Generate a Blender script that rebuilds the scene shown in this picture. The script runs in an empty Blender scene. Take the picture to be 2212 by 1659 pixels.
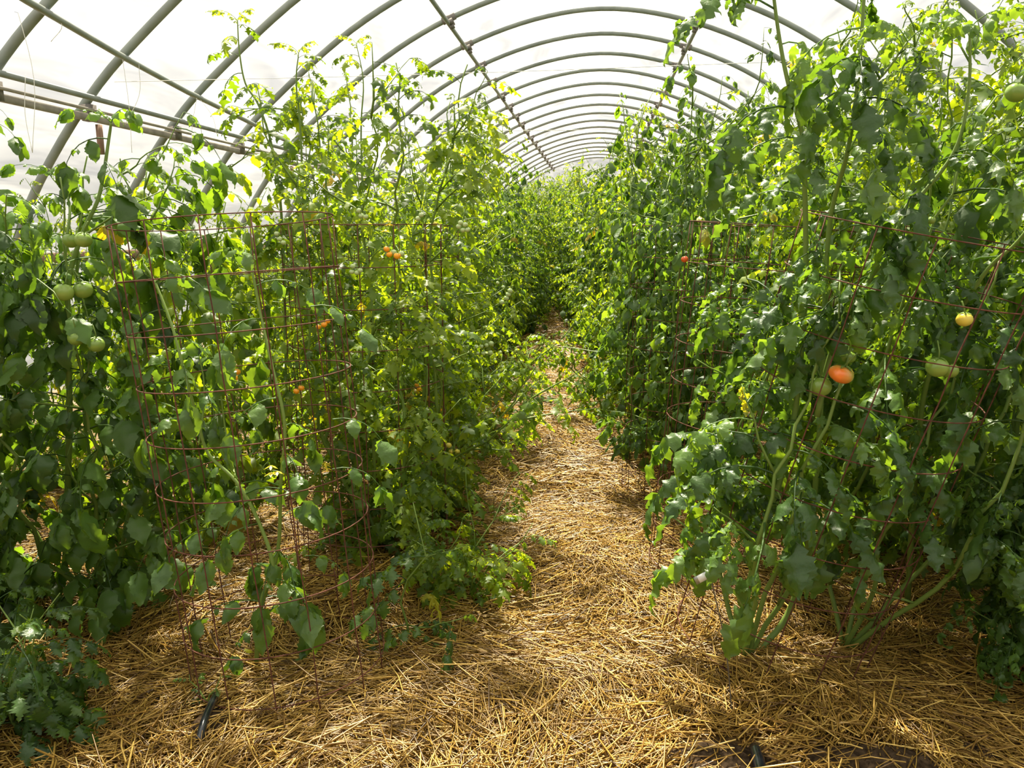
import bpy, math
import numpy as np
PI = math.pi
C = bpy.context.scene.collection
SC = bpy.context.scene

# ------------------------------------------------------------ camera, sky, sun, exposure
F = 1720.0; CAMH = 1.5
PH = math.atan(329.5 / F); PS = math.atan(183 * math.cos(PH) / F)
cam = bpy.data.cameras.new('camera'); camo = bpy.data.objects.new('camera', cam); C.objects.link(camo)
cam.sensor_width = 36.0; cam.lens = 36.0 * F / 2212.0; cam.clip_start = 0.05; cam.clip_end = 300
camo.location = (0, 0, CAMH); camo.rotation_euler = (PI / 2 - PH, 0, PS)
SC.camera = camo

SUN_ENERGY = 15.5; SKY = 0.58
SUN_DIR = np.array([-0.17, 0.52, 1.0]); SUN_DIR /= np.linalg.norm(SUN_DIR)   # towards the sun

def new_world():
    w = bpy.data.worlds.new('sky'); SC.world = w; w.use_nodes = True
    nt = w.node_tree; nt.nodes.clear()
    tc = nt.nodes.new('ShaderNodeTexCoord'); sp = nt.nodes.new('ShaderNodeSeparateXYZ')
    rp = nt.nodes.new('ShaderNodeValToRGB'); bg = nt.nodes.new('ShaderNodeBackground'); o = nt.nodes.new('ShaderNodeOutputWorld')
    nt.links.new(tc.outputs['Generated'], sp.inputs[0]); nt.links.new(sp.outputs[2], rp.inputs[0])
    e = rp.color_ramp.elements
    e[0].position = 0.0; e[0].color = (0.36, 0.37, 0.36, 1)
    e[1].position = 1.0; e[1].color = (1.0, 1.04, 1.10, 1)
    m = e.new(0.12); m.color = (0.58, 0.59, 0.62, 1)
    m = e.new(0.45); m.color = (1.1, 1.1, 1.1, 1)
    bg.inputs[1].default_value = SKY
    nt.links.new(rp.outputs[0], bg.inputs[0]); nt.links.new(bg.outputs[0], o.inputs[0])
new_world()
sl = bpy.data.lights.new('sun', 'SUN'); so = bpy.data.objects.new('sun', sl); C.objects.link(so)
sl.energy = SUN_ENERGY; sl.angle = math.radians(2.5); sl.color = (1.0, 0.92, 0.72)
from mathutils import Vector
so.rotation_euler = Vector(SUN_DIR).to_track_quat('Z', 'Y').to_euler()
SC.view_settings.view_transform = 'Standard'; SC.view_settings.look = 'None'
SC.view_settings.gamma = 1; SC.view_settings.use_curve_mapping = False
SC.view_settings.exposure = 0.36
SC.cycles.max_bounces = 9; SC.cycles.diffuse_bounces = 4; SC.cycles.transmission_bounces = 6
SC.cycles.transparent_max_bounces = 8; SC.cycles.sample_clamp_indirect = 6.0
SC.cycles.use_denoising = True

# ------------------------------------------------------------ helpers
_f = np.array([-math.sin(PS) * math.cos(PH), math.cos(PS) * math.cos(PH), -math.sin(PH)])
_r = np.array([math.cos(PS), math.sin(PS), 0.0]); _u = np.cross(_r, _f)
EYE = np.array([0, 0, CAMH])
def ray(x, y): return _f + _r * (x - 1106) / F + _u * (829.5 - y) / F
def P(x, y, Y):                      # the point of the house at distance Y down the aisle seen in that direction
    d = ray(x, y); return EYE + d * Y / d[1]
def G(x, y, z=0.0):
    d = ray(x, y); return EYE + d * (z - CAMH) / d[2]

def mesh_obj(name, V, Q, mat, parent=None, rnd=None, smooth=True, T=None):
    """V verts, Q quads (n,4) int, T triangles (n,3) -> one mesh object"""
    me = bpy.data.meshes.new(name)
    V = np.asarray(V, dtype=np.float32).reshape(-1, 3)
    Q = np.zeros((0, 4), np.int32) if Q is None else np.asarray(Q, np.int32).reshape(-1, 4)
    T = np.zeros((0, 3), np.int32) if T is None else np.asarray(T, np.int32).reshape(-1, 3)
    me.vertices.add(len(V)); me.vertices.foreach_set('co', V.ravel())
    n = len(Q) * 4 + len(T) * 3
    me.loops.add(n); me.loops.foreach_set('vertex_index', np.concatenate([Q.ravel(), T.ravel()]))
    me.polygons.add(len(Q) + len(T))
    st = np.concatenate([np.arange(len(Q)) * 4, len(Q) * 4 + np.arange(len(T)) * 3]).astype(np.int32)
    me.polygons.foreach_set('loop_start', st)
    if smooth: me.polygons.foreach_set('use_smooth', np.ones(len(Q) + len(T), bool))
    if rnd is not None:
        a = me.attributes.new('rnd', 'FLOAT', 'POINT'); a.data.foreach_set('value', np.asarray(rnd, np.float32))
    me.update(calc_edges=True); me.validate()
    if mat: me.materials.append(mat)
    o = bpy.data.objects.new(name, me); C.objects.link(o)
    if parent: o.parent = parent
    return o

def tag(o, label=None, cat=None, group=None, kind=None):
    if label: o['label'] = label
    if cat: o['category'] = cat
    if group: o['group'] = group
    if kind: o['kind'] = kind
    return o

def empty(name, loc, label, cat, group=None):
    o = bpy.data.objects.new(name, None); C.objects.link(o); o.location = tuple(float(v) for v in loc)
    o.empty_display_size = 0.1
    return tag(o, label, cat, group)

def tube(pts, rad, n=6, cap=True):
    """tube along a polyline; returns V, Q, T"""
    pts = np.asarray(pts, float); m = len(pts)
    rad = np.broadcast_to(np.asarray(rad, float), (m,))
    t = np.gradient(pts, axis=0); t /= np.linalg.norm(t, axis=1)[:, None] + 1e-12
    a = np.array([0, 0, 1.0]) if abs(t[0, 2]) < 0.9 else np.array([1.0, 0, 0])
    nn = np.cross(t[0], a); nn /= np.linalg.norm(nn); N = []
    for i in range(m):
        nn = nn - t[i] * (nn @ t[i]); nn /= np.linalg.norm(nn) + 1e-12; N.append(nn)
    N = np.array(N); B = np.cross(t, N)
    ang = np.arange(n) * 2 * PI / n
    V = pts[:, None] + rad[:, None, None] * (np.cos(ang)[None, :, None] * N[:, None] + np.sin(ang)[None, :, None] * B[:, None])
    V = V.reshape(-1, 3)
    i = np.arange(m - 1)[:, None] * n; j = np.arange(n)[None, :]; k = (j + 1) % n
    Q = np.stack([i + j, i + k, i + n + k, i + n + j], -1).reshape(-1, 4)
    T = np.zeros((0, 3), int)
    if cap:
        V = np.vstack([V, pts[:1], pts[-1:]]); c0 = m * n; c1 = c0 + 1
        jj = np.arange(n); kk = (jj + 1) % n
        T = np.vstack([np.stack([kk, jj, np.full(n, c0)], -1), np.stack([(m - 1) * n + jj, (m - 1) * n + kk, np.full(n, c1)], -1)])
    return V, Q, T

class MB:
    def __init__(s): s.V = []; s.Q = []; s.T = []; s.R = []; s.n = 0
    def add(s, V, Q=None, T=None, r=0.5):
        V = np.asarray(V, float).reshape(-1, 3)
        s.V.append(V)
        if Q is not None and len(Q): s.Q.append(np.asarray(Q) + s.n)
        if T is not None and len(T): s.T.append(np.asarray(T) + s.n)
        s.R.append(np.broadcast_to(np.asarray(r, float), (len(V),))); s.n += len(V)
    def tube(s, pts, rad, n=6, r=0.5): V, Q, T = tube(pts, rad, n); s.add(V, Q, T, r)
    def box(s, c, sz, R=None, r=0.5):
        c = np.asarray(c, float); h = np.asarray(sz, float) / 2
        v = np.array([[x, y, z] for x in (-1, 1) for y in (-1, 1) for z in (-1, 1)]) * h
        if R is not None: v = v @ np.asarray(R).T
        s.add(v + c, [[0, 1, 3, 2], [4, 6, 7, 5], [0, 4, 5, 1], [2, 3, 7, 6], [0, 2, 6, 4], [1, 5, 7, 3]], None, r)
    def build(s, name, mat, parent=None, smooth=True):
        if not s.V: return None
        return mesh_obj(name, np.vstack(s.V), np.vstack(s.Q) if s.Q else None, mat, parent,
                        np.concatenate(s.R), smooth, np.vstack(s.T) if s.T else None)

def smooth_path(p, k=4):
    p = np.asarray(p, float); n = len(p); out = []
    q = np.vstack([2 * p[0] - p[1], p, 2 * p[-1] - p[-2]])
    for i in range(n - 1):
        a, b, c, d = q[i], q[i + 1], q[i + 2], q[i + 3]
        for s in np.arange(k) / k:
            out.append(0.5 * ((2 * b) + (c - a) * s + (2 * a - 5 * b + 4 * c - d) * s * s + (3 * b - a - 3 * c + d) * s ** 3))
    out.append(p[-1]); return np.array(out)

# ------------------------------------------------------------ materials
def mat(name):
    m = bpy.data.materials.new(name); m.use_nodes = True; m.node_tree.nodes.clear()
    nt = m.node_tree
    def N(t, **kw):
        n = nt.nodes.new('ShaderNode' + t)
        for k, v in kw.items():
            if k.startswith('i_'):
                key = k[2:]; key = int(key) if key.isdigit() else key.replace('_', ' ')
                n.inputs[key].default_value = v
            else: setattr(n, k, v)
        return n
    return m, nt, N, nt.links.new

def ramp(N, stops, interp='LINEAR'):
    r = N('ValToRGB'); e = r.color_ramp.elements; r.color_ramp.interpolation = interp
    e[0].position = stops[0][0]; e[0].color = (*stops[0][1], 1)
    e[1].position = stops[-1][0]; e[1].color = (*stops[-1][1], 1)
    for p, c in stops[1:-1]:
        x = e.new(p); x.color = (*c, 1)
    return r

def leaf_material(name, stops, trans, trans_fac=0.46, rough=0.45, spec=0.45, bump=0.0):
    m, nt, N, L = mat(name)
    at = N('Attribute', attribute_name='rnd'); rp = ramp(N, stops); L(at.outputs['Fac'], rp.inputs[0])
    bs = N('BsdfPrincipled'); bs.inputs['Roughness'].default_value = rough; bs.inputs['Specular IOR Level'].default_value = spec
    L(rp.outputs[0], bs.inputs['Base Color'])
    tr = N('BsdfTranslucent'); mx = N('Mix', data_type='RGBA', blend_type='MULTIPLY'); mx.inputs[0].default_value = 1
    L(rp.outputs[0], mx.inputs[6]); mx.inputs[7].default_value = (*trans, 1); L(mx.outputs[2], tr.inputs[0])
    mix = N('MixShader'); mix.inputs[0].default_value = trans_fac
    L(bs.outputs[0], mix.inputs[1]); L(tr.outputs[0], mix.inputs[2])
    if bump:
        g = N('TexCoord'); nz = N('TexNoise'); nz.inputs['Scale'].default_value = 90; nz.inputs['Detail'].default_value = 2
        b = N('Bump'); b.inputs['Strength'].default_value = bump; b.inputs['Distance'].default_value = 0.004
        L(g.outputs['Object'], nz.inputs[0]); L(nz.outputs[0], b.inputs['Height']); L(b.outputs[0], bs.inputs['Normal'])
    o = N('OutputMaterial'); L(mix.outputs[0], o.inputs[0]); return m

def simple(name, col, rough=0.5, metal=0.0, spec=0.5, noise=None, scale=20, bump=0.0):
    m, nt, N, L = mat(name)
    bs = N('BsdfPrincipled'); bs.inputs['Roughness'].default_value = rough; bs.inputs['Metallic'].default_value = metal
    bs.inputs['Specular IOR Level'].default_value = spec; bs.inputs['Base Color'].default_value = (*col, 1)
    if noise:
        tc = N('TexCoord'); nz = N('TexNoise'); nz.inputs['Scale'].default_value = scale; nz.inputs['Detail'].default_value = 4
        rp = ramp(N, [(0.3, col), (0.7, noise)]); L(tc.outputs['Object'], nz.inputs[0]); L(nz.outputs[0], rp.inputs[0]); L(rp.outputs[0], bs.inputs['Base Color'])
        if bump:
            b = N('Bump'); b.inputs['Strength'].default_value = bump; b.inputs['Distance'].default_value = 0.01
            L(nz.outputs[0], b.inputs['Height']); L(b.outputs[0], bs.inputs['Normal'])
    o = N('OutputMaterial'); L(bs.outputs[0], o.inputs[0]); return m

TR = (4.9, 4.0, 0.85)
M_LEAF = leaf_material('cherry_leaf', [(0, (0.042, 0.086, 0.009)), (0.5, (0.082, 0.142, 0.012)), (0.975, (0.14, 0.20, 0.018)), (0.985, (0.20, 0.20, 0.02)), (1, (0.24, 0.21, 0.02))], TR)
M_BROAD = leaf_material('broad_leaf', [(0, (0.034, 0.078, 0.018)), (0.5, (0.056, 0.115, 0.024)), (0.98, (0.09, 0.165, 0.03)), (1, (0.22, 0.24, 0.03))], TR, 0.36, 0.42, 0.5, 0.5)
M_DARK = leaf_material('dark_leaf', [(0, (0.030, 0.068, 0.014)), (0.5, (0.054, 0.11, 0.018)), (0.98, (0.085, 0.165, 0.03)), (1, (0.22, 0.20, 0.02))], TR, 0.36, 0.45, 0.45, 0.3)
M_STEM = leaf_material('green_stem', [(0, (0.11, 0.19, 0.035)), (1, (0.20, 0.29, 0.055))], (1.5, 1.5, 0.8), 0.12, 0.5, 0.4)
M_FLOWER = leaf_material('yellow_blossom', [(0, (0.8, 0.6, 0.02)), (1, (0.85, 0.7, 0.05))], (1.1, 1.0, 0.5), 0.3)
M_STRAW = leaf_material('straw', [(0, (0.10, 0.048, 0.012)), (0.3, (0.27, 0.145, 0.026)), (0.7, (0.50, 0.302, 0.054)), (1, (0.80, 0.55, 0.145))], (1.0, 0.9, 0.5), 0.15, 0.38, 0.55)
M_RUST = simple('rusty_wire', (0.055, 0.022, 0.014), 0.75, 0.0, 0.3, (0.15, 0.05, 0.028), 60)
M_PIPE = simple('galvanised_pipe', (0.20, 0.225, 0.20), 0.5, 0.0, 0.5, (0.27, 0.295, 0.265), 8)
M_CLAMP = simple('clamp_steel', (0.15, 0.14, 0.13), 0.6, 0.5, 0.4, (0.24, 0.21, 0.18), 30)
M_WOOD = simple('weathered_wood', (0.27, 0.25, 0.21), 0.8, 0, 0.3, (0.42, 0.38, 0.32), 12, 0.3)
M_BOARD = simple('brown_board', (0.22, 0.13, 0.09), 0.8, 0, 0.3, (0.32, 0.2, 0.14), 12, 0.3)
M_STRING = simple('white_string', (0.75, 0.74, 0.68), 0.8)
M_HOSE = simple('black_poly_pipe', (0.012, 0.014, 0.02), 0.16, 0, 0.8)
M_TAGW = simple('white_tag', (0.72, 0.74, 0.72), 0.5)
M_TAGM = simple('tag_metal', (0.35, 0.37, 0.35), 0.35, 0.6)
M_STAKE = simple('grey_wire', (0.16, 0.16, 0.15), 0.4, 0.7)
M_SOIL = simple('dark_soil', (0.022, 0.014, 0.008), 0.95, 0, 0.05, (0.085, 0.055, 0.032), 60, 1.0)

def tomato_mat(name, a, b, scale=6):
    m, nt, N, L = mat(name)
    bs = N('BsdfPrincipled'); bs.inputs['Roughness'].default_value = 0.22; bs.inputs['Subsurface Weight'].default_value = 0.0
    tc = N('TexCoord'); nz = N('TexNoise'); nz.inputs['Scale'].default_value = scale; nz.inputs['Detail'].default_value = 1
    rp = ramp(N, [(0.38, a), (0.62, b)]); L(tc.outputs['Object'], nz.inputs[0]); L(nz.outputs[0], rp.inputs[0]); L(rp.outputs[0], bs.inputs['Base Color'])
    o = N('OutputMaterial'); L(bs.outputs[0], o.inputs[0]); return m
TM = {'green': tomato_mat('green_tomato', (0.17, 0.27, 0.04), (0.25, 0.36, 0.07)),
      'pale': tomato_mat('pale_cherry', (0.40, 0.52, 0.22), (0.50, 0.60, 0.30)),
      'orange': tomato_mat('orange_cherry', (0.85, 0.28, 0.01), (0.90, 0.42, 0.02)),
      'yellow': tomato_mat('yellow_cherry', (0.75, 0.55, 0.06), (0.62, 0.60, 0.12)),
      'red': tomato_mat('red_tomato', (0.60, 0.05, 0.01), (0.75, 0.13, 0.02)),
      'ripening': tomato_mat('ripening_tomato', (0.38, 0.33, 0.06), (0.80, 0.20, 0.03), 14)}

def film_material():
    m, nt, N, L = mat('greenhouse_film')
    tc = N('TexCoord'); mp = N('Mapping'); mp.inputs['Scale'].default_value = (1.0, 0.35, 2.2); mp.inputs['Rotation'].default_value = (0.35, 0, 0)
    L(tc.outputs['Object'], mp.inputs[0])
    nz = N('TexNoise'); nz.inputs['Scale'].default_value = 2.2; nz.inputs['Detail'].default_value = 3; nz.inputs['Distortion'].default_value = 0.6
    L(mp.outputs[0], nz.inputs[0])
    tr = N('BsdfTransparent'); tr.inputs[0].default_value = (0.96, 0.96, 0.96, 1)
    rp = ramp(N, [(0.3, (0.80, 0.80, 0.82)), (0.7, (0.94, 0.94, 0.93))]); L(nz.outputs[0], rp.inputs[0])
    tl = N('BsdfTranslucent'); L(rp.outputs[0], tl.inputs[0])
    bp = N('Bump'); bp.inputs['Strength'].default_value = 0.6; bp.inputs['Distance'].default_value = 0.05
    L(nz.outputs[0], bp.inputs['Height']); L(bp.outputs[0], tl.inputs['Normal'])
    df = N('BsdfDiffuse'); df.inputs[0].default_value = (0.85, 0.85, 0.86, 1)
    a = N('MixShader'); a.inputs[0].default_value = 0.12; L(tl.outputs[0], a.inputs[1]); L(df.outputs[0], a.inputs[2])
    b = N('MixShader'); fr = N('MapRange'); fr.inputs[1].default_value = .3; fr.inputs[2].default_value = .7; fr.inputs[3].default_value = .12; fr.inputs[4].default_value = .30; L(nz.outputs[0], fr.inputs[0]); L(fr.outputs[0], b.inputs[0]); L(tr.outputs[0], b.inputs[1]); L(a.outputs[0], b.inputs[2])
    o = N('OutputMaterial'); L(b.outputs[0], o.inputs[0]); return m
M_FILM = film_material()

def floor_material():
    m, nt, N, L = mat('straw_floor')
    tc = N('TexCoord'); mp = N('Mapping'); mp.inputs['Scale'].default_value = (1, 1, 1)
    L(tc.outputs['Object'], mp.inputs[0])
    nz = N('TexNoise'); nz.inputs['Scale'].default_value = 45; nz.inputs['Detail'].default_value = 6; nz.inputs['Distortion'].default_value = 1.5
    L(mp.outputs[0], nz.inputs[0])
    rp = ramp(N, [(0.3, (0.05, 0.026, 0.010)), (0.5, (0.15, 0.082, 0.02)), (0.7, (0.34, 0.20, 0.05))]); L(nz.outputs[0], rp.inputs[0])
    bs = N('BsdfPrincipled'); bs.inputs['Roughness'].default_value = 0.8; L(rp.outputs[0], bs.inputs['Base Color'])
    bp = N('Bump'); bp.inputs['Strength'].default_value = 0.8; bp.inputs['Distance'].default_value = 0.02
    L(nz.outputs[0], bp.inputs['Height']); L(bp.outputs[0], bs.inputs['Normal'])
    o = N('OutputMaterial'); L(bs.outputs[0], o.inputs[0]); return m
M_FLOOR = floor_material()

# ------------------------------------------------------------ the greenhouse shell
_h = [(0, 4.11), (0.8, 4.01), (1.62, 3.74), (2.33, 3.36), (3.0, 2.85), (3.5, 2.38), (4.0, 1.70), (4.3, 1.0), (4.45, 0.4), (4.5, -0.05)]
FULL = smooth_path([(-x, z) for x, z in _h[:0:-1]] + _h, 5)   # from the left foot over the crown to the right foot
PROF = FULL[len(FULL) // 2:]
Y0, Y1 = -2.6, 30.6
def prof_z(x): return float(np.interp(abs(x), PROF[:, 0], PROF[:, 1]))
def prof_x(z): return float(np.interp(-z, -PROF[:, 1], PROF[:, 0]))
def norm2(p):
    t = np.gradient(p, axis=0); n = np.stack([-t[:, 1], t[:, 0]], -1); return n / np.linalg.norm(n, axis=1)[:, None]

HOOPS = [2.3] + [4.51, 5.40] + [(5.37 + k) * 1.22 for k in range(0, 20)]
# the tunnel goes on behind the viewer; its hoops there are left out
SKIN = FULL + norm2(FULL) * 0.045
if SKIN[len(SKIN) // 2, 1] < 4.1: SKIN = FULL - norm2(FULL) * 0.045
def skin(name, i0, i1):
    ys = np.arange(Y0 - 0.6, Y1 + 0.01, 0.2035)
    pr = SKIN[i0:i1]; n = len(pr); V = []
    hp = np.array(HOOPS); nr = norm2(pr); sgn = 1 if (nr[n // 2] @ [0, 1] > 0 or abs(nr[n // 2, 0]) > 0.8) else -1
    for y in ys:
        k = np.clip(np.searchsorted(hp, y), 1, len(hp) - 1); a, b = hp[k - 1], hp[k]
        s = np.clip((y - a) / (b - a), 0, 1); sag = 0.018 * math.sin(PI * s)
        c = np.array([0, 1.5])
        d = c - pr; d /= np.linalg.norm(d, axis=1)[:, None]
        q = pr + d * sag
        V.append(np.stack([q[:, 0], np.full(n, y), q[:, 1]], -1))
    V = np.vstack(V); m = len(ys)
    i = np.arange(m - 1)[:, None] * n; j = np.arange(n - 1)[None, :]
    Q = np.stack([i + j, i + j + 1, i + n + j + 1, i + n + j], -1).reshape(-1, 4)
    return tag(mesh_obj(name, V, Q, M_FILM), kind='structure')
nF = len(SKIN); iL = next(i for i in range(nF) if SKIN[i, 1] > 2.4); iR = nF - iL
skin('wall_left', 0, iL + 1); skin('ceiling', iL, iR); skin('wall_right', iR - 1, nF)
V = np.array([[x, Y1, z] for x, z in SKIN] + [[0, Y1, 0]]); nv = len(SKIN)
tag(mesh_obj('wall_back', V, None, M_FILM, T=[[i, i + 1, nv] for i in range(nv - 1)]), kind='structure')

def ground_z(x, y):
    x = np.asarray(x, float); y = np.asarray(y, float)
    return 0.022 * np.sin(2.3 * x + 0.7 * y) + 0.016 * np.sin(1.1 * x - 3.1 * y + 1) + 0.010 * np.sin(6.1 * x + 4.3 * y) + 0.035 * np.exp(-((x + 1.1) / 0.35) ** 2) + 0.03 * np.exp(-((x - 0.7) / 0.35) ** 2) - 0.02
gx = np.arange(-5.4, 5.41, 0.15); gy = np.arange(-3.0, 31.5, 0.15)
X, Y = np.meshgrid(gx, gy); V = np.stack([X, Y, ground_z(X, Y) - 0.01], -1).reshape(-1, 3)
i = np.arange(len(gy) - 1)[:, None] * len(gx); j = np.arange(len(gx) - 1)[None, :]
Q = np.stack([i + j, i + j + 1, i + len(gx) + j + 1, i + len(gx) + j], -1).reshape(-1, 4)
tag(mesh_obj('floor', V, Q, M_FLOOR), kind='structure')

# hoops, each with its clamps
def hoop_label(k):
    return {1: 'nearest grey steel roof hoop, only a corner of it showing at the upper left edge',
            2: 'thick grey roof hoop, second from the viewer, leaving the left edge at mid height',
            3: 'thick grey roof hoop, third from the viewer, crossed by the long slanting brace',
            4: 'grey roof hoop, fourth from the viewer, whose left clamp touches the top of the picture',
            5: 'topmost roof hoop whose whole curved crown is in the picture',
            6: 'grey roof hoop with its crown just below that of the topmost full hoop',
            7: 'grey roof hoop, third from the top of those showing a full crown',
            8: 'grey roof hoop, fourth from the top of those showing a full crown',
            9: 'grey roof hoop, fifth from the top of those showing a full crown'}.get(k)
PL_X, PR_X = -1.62, 1.13
for k, y in enumerate(HOOPS):
    if y > Y1: continue
    lab = hoop_label(k)
    if k == 0: lab = 'grey steel hoop closest to the camera, just outside the picture'
    if k == 0: continue
    base = empty('greenhouse_hoop', (-4.5, y, 0), lab or 'thin grey roof hoop in the far half of the tunnel, one of a shrinking series', 'hoop', 'steel hoops of the tunnel roof' if lab is None else None)
    m = MB(); m.tube([(x + 4.5, 0, z) for x, z in FULL], 0.030, 10); m.build('pipe', M_PIPE, base)
    for px in (PL_X, PR_X):
        z = prof_z(px); s = math.atan2(prof_z(px + .05) - prof_z(px - .05), .1)
        R = np.array([[math.cos(s), 0, -math.sin(s)], [0, 1, 0], [math.sin(s), 0, math.cos(s)]])
        m = MB(); 
        m.tube([R @ np.array([-0.075, 0, 0]) + [px + 4.5, 0, z], R @ np.array([0.075, 0, 0]) + [px + 4.5, 0, z]], 0.040, 10)
        m.box(R @ np.array([0, -0.0, -0.045]) + [px + 4.5, 0, z], (0.075, 0.11, 0.05), R)
        m.box(R @ np.array([0, -0.0, -0.085]) + [px + 4.5, 0, z], (0.05, 0.05, 0.05), R)
        m.build('clamp', M_CLAMP, base)

def run_pipe(name, pts, rad, mt, label, cat, n=10):
    o = MB(); p0 = np.array(pts[0]); o.tube(np.array(pts) - p0, rad, n)
    q = o.build(name, mt); q.location = tuple(p0); return tag(q, label, cat)
zz = prof_z(PL_X) - 0.055
run_pipe('roof_purlin', [(PL_X, y, zz) for y in (2, 12, 20, 30.4)], 0.023, M_PIPE, 'grey roof pipe running down the tunnel left of the ridge, clamped to every hoop', 'pipe')
zz = prof_z(PR_X) - 0.055
run_pipe('roof_purlin', [(PR_X, y, zz) for y in (2, 12, 20, 30.4)], 0.023, M_PIPE, 'grey roof pipe running down the tunnel right of the ridge, partly behind the tall plants', 'pipe')
run_pipe('side_purlin', [(-3.40, y, 2.385) for y in (2, 12, 20, 30.4)], 0.019, M_PIPE, 'thin grey pipe along the left wall just above the weathered batten', 'pipe')
run_pipe('side_purlin', [(3.40, y, 2.385) for y in (2, 12, 20, 30.4)], 0.019, M_PIPE, 'thin grey pipe along the right wall seen between the tall plant tops', 'pipe')
run_pipe('wind_brace', [(-2.96, 3.2, 2.82), (-3.07, 4.28, 2.72), (-3.16, 5.24, 2.65), (-3.23, 6.3, 2.58), (-3.29, 7.39, 2.53), (-3.38, 8.95, 2.45)], 0.021, M_PIPE,
         'long slanting grey brace pipe crossing the hoops at upper left', 'brace')
run_pipe('wind_brace', [(2.88, 2.6, 2.86), (3.0, 4.28, 2.76), (3.16, 6.3, 2.62), (3.36, 9.2, 2.45)], 0.024, M_PIPE,
         'grey brace pipe slanting down behind the tall plants at upper right', 'brace')
# weathered batten under the left purlin, with hanging brackets where it meets the hoops
bt = empty('side_batten', (-3.49, 2.0, 2.27), 'weathered wooden batten running along the left film wall above the plants', 'batten')
m = MB(); m.box((0, 14.2, 0), (0.03, 28.4, 0.045)); m.build('board', M_WOOD, bt, False)
m = MB(); m.tube([(0.05, 0, 0.045), (0.05, 10, 0.04), (0.05, 28, 0.045)], 0.011, 6); m.build('wire_channel', M_WOOD, bt)
for k, y in enumerate(HOOPS[1:14]):
    m = MB(); m.box((0.0, y - 2.0, 0.03), (0.07, 0.07, 0.11)); m.build('bracket', M_CLAMP, bt, False)
    if k in (1, 4):
        m = MB(); m.box((0.03, y - 2.0 + 0.05, -0.14), (0.03, 0.035, 0.2)); m.build('hanging_strap', M_BOARD, bt, False)
hb = MB(); hb.box((0, 0, 0), (0.03, 28.6, 0.08)); o = hb.build('hip_board', M_BOARD, None, False); o.location = (-4.12, 16.2, 1.30)
tag(o, 'low brown board along the foot of the left film wall behind the plants', 'board')
hb = MB(); hb.box((0, 0, 0), (0.03, 28.6, 0.08)); o = hb.build('hip_board', M_BOARD, None, False); o.location = (4.12, 16.2, 1.30)
tag(o, 'low brown board along the right film wall, nearly hidden by the plants', 'board')

rs = np.random.RandomState(11)
def string(pts, rad, label, group=None):
    p = smooth_path(pts, 5); m = MB(); m.tube(p - p[0], rad, 5)
    q = m.build('string', M_STRING); q.location = tuple(p[0]); return tag(q, label, 'string', group)
p = P(740, 160, 5.42); string([(-3.3, 5.42, p[2] - .02), (-1.5, 5.42, p[2] - 0.015), (0, 5.42, P(1200, 150, 5.42)[2]), (2.9, 5.42, P(1480, 137, 5.42)[2] + .03)], 0.0022, 'thin white support string stretched across the tunnel at the height of the plant tops')
string([(-3.4, 8.99, P(800, 283, 8.99)[2]), (0, 8.99, P(1100, 283, 8.99)[2]), (3.2, 8.99, P(1400, 278, 8.99)[2])], 0.003, 'thin white string stretched across the tunnel well behind the nearer one')
hang = [((33, 5, 4.45), (70, 330, 4.45), 20), ((95, 20, 4.6), (110, 90, 4.6), 30), ((265, 128, 5.3), (285, 330, 5.3), 4), ((300, 139, 5.5), (270, 270, 5.5), 18), ((425, 212, 6.4), (415, 330, 6.4), -6), ((432, 214, 6.5), (468, 290, 6.5), 12), ((55, 160, 4.5), (70, 330, 4.5), -8), ((222, 215, 5.9), (218, 280, 5.9), -5)]
for (a, b, bow) in hang:
    a_, b_ = P(*a), P(*b); c_ = (a_ + b_) / 2 + np.array([bow * 0.003, 0, 0])
    string([a_, c_, b_], 0.0018, 'loose white twine hanging from the pipes at upper left against the film', 'loose twines hanging at upper left')

# ------------------------------------------------------------ leaves and plants
def leaflet(rs, res, lobes=0, width=0.30, curl=0.25, fold=0.25, teeth=0.22, crinkle=0.0):
    rows, half = {'lo': (4, 1), 'mid': (7, 1), 'hi': (13, 2)}[res]
    t = np.linspace(0, 1, rows + 1); cols = np.linspace(-1, 1, 2 * half + 1)
    w = width * 1.12 * np.sin(PI * np.clip(t, 0, 1) ** 0.62) ** 0.9 * (1 - 0.25 * t) + 0.003
    zig = np.where(np.arange(rows + 1) % 2 == 0, 1 - teeth, 1 + teeth * 0.5)
    if lobes: zig = zig * (1 + 0.30 * np.cos(2 * PI * lobes * t + rs.uniform(0, 1)))
    zig[0] = zig[-1] = 1
    ph = rs.uniform(0, 6, 4); V = []
    for r in range(rows + 1):
        for c in cols:
            e = abs(c)
            x = c * w[r] * (zig[r] if e == 1 else (1 + 0.5 * (zig[r] - 1))) * (1 + 0.1 * math.sin(5 * t[r] + ph[0] + (c > 0)))
            y = t[r] + 0.04 * (e == 1) * (zig[r] < 1)
            z = -fold * abs(x) + 0.06 * math.sin(7 * t[r] + ph[1]) * c + crinkle * math.sin(19 * t[r] + ph[2] + 2.5 * e) * (0.4 + e)
            a = curl * t[r] * 1.6
            yy = (math.sin(a) / (curl * 1.6) if abs(curl) > 1e-3 else t[r]) + 0.04 * (e == 1) * (zig[r] < 1)
            zz = z - (1 - math.cos(a)) / (curl * 1.6 if abs(curl) > 1e-3 else 1)
            V.append((x, yy, zz))
    V = np.array(V); n = len(cols)
    i = np.arange(rows)[:, None] * n; j = np.arange(n - 1)[None, :]
    Q = np.stack([i + j, i + j + 1, i + n + j + 1, i + n + j], -1).reshape(-1, 4)
    return V, Q

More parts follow.
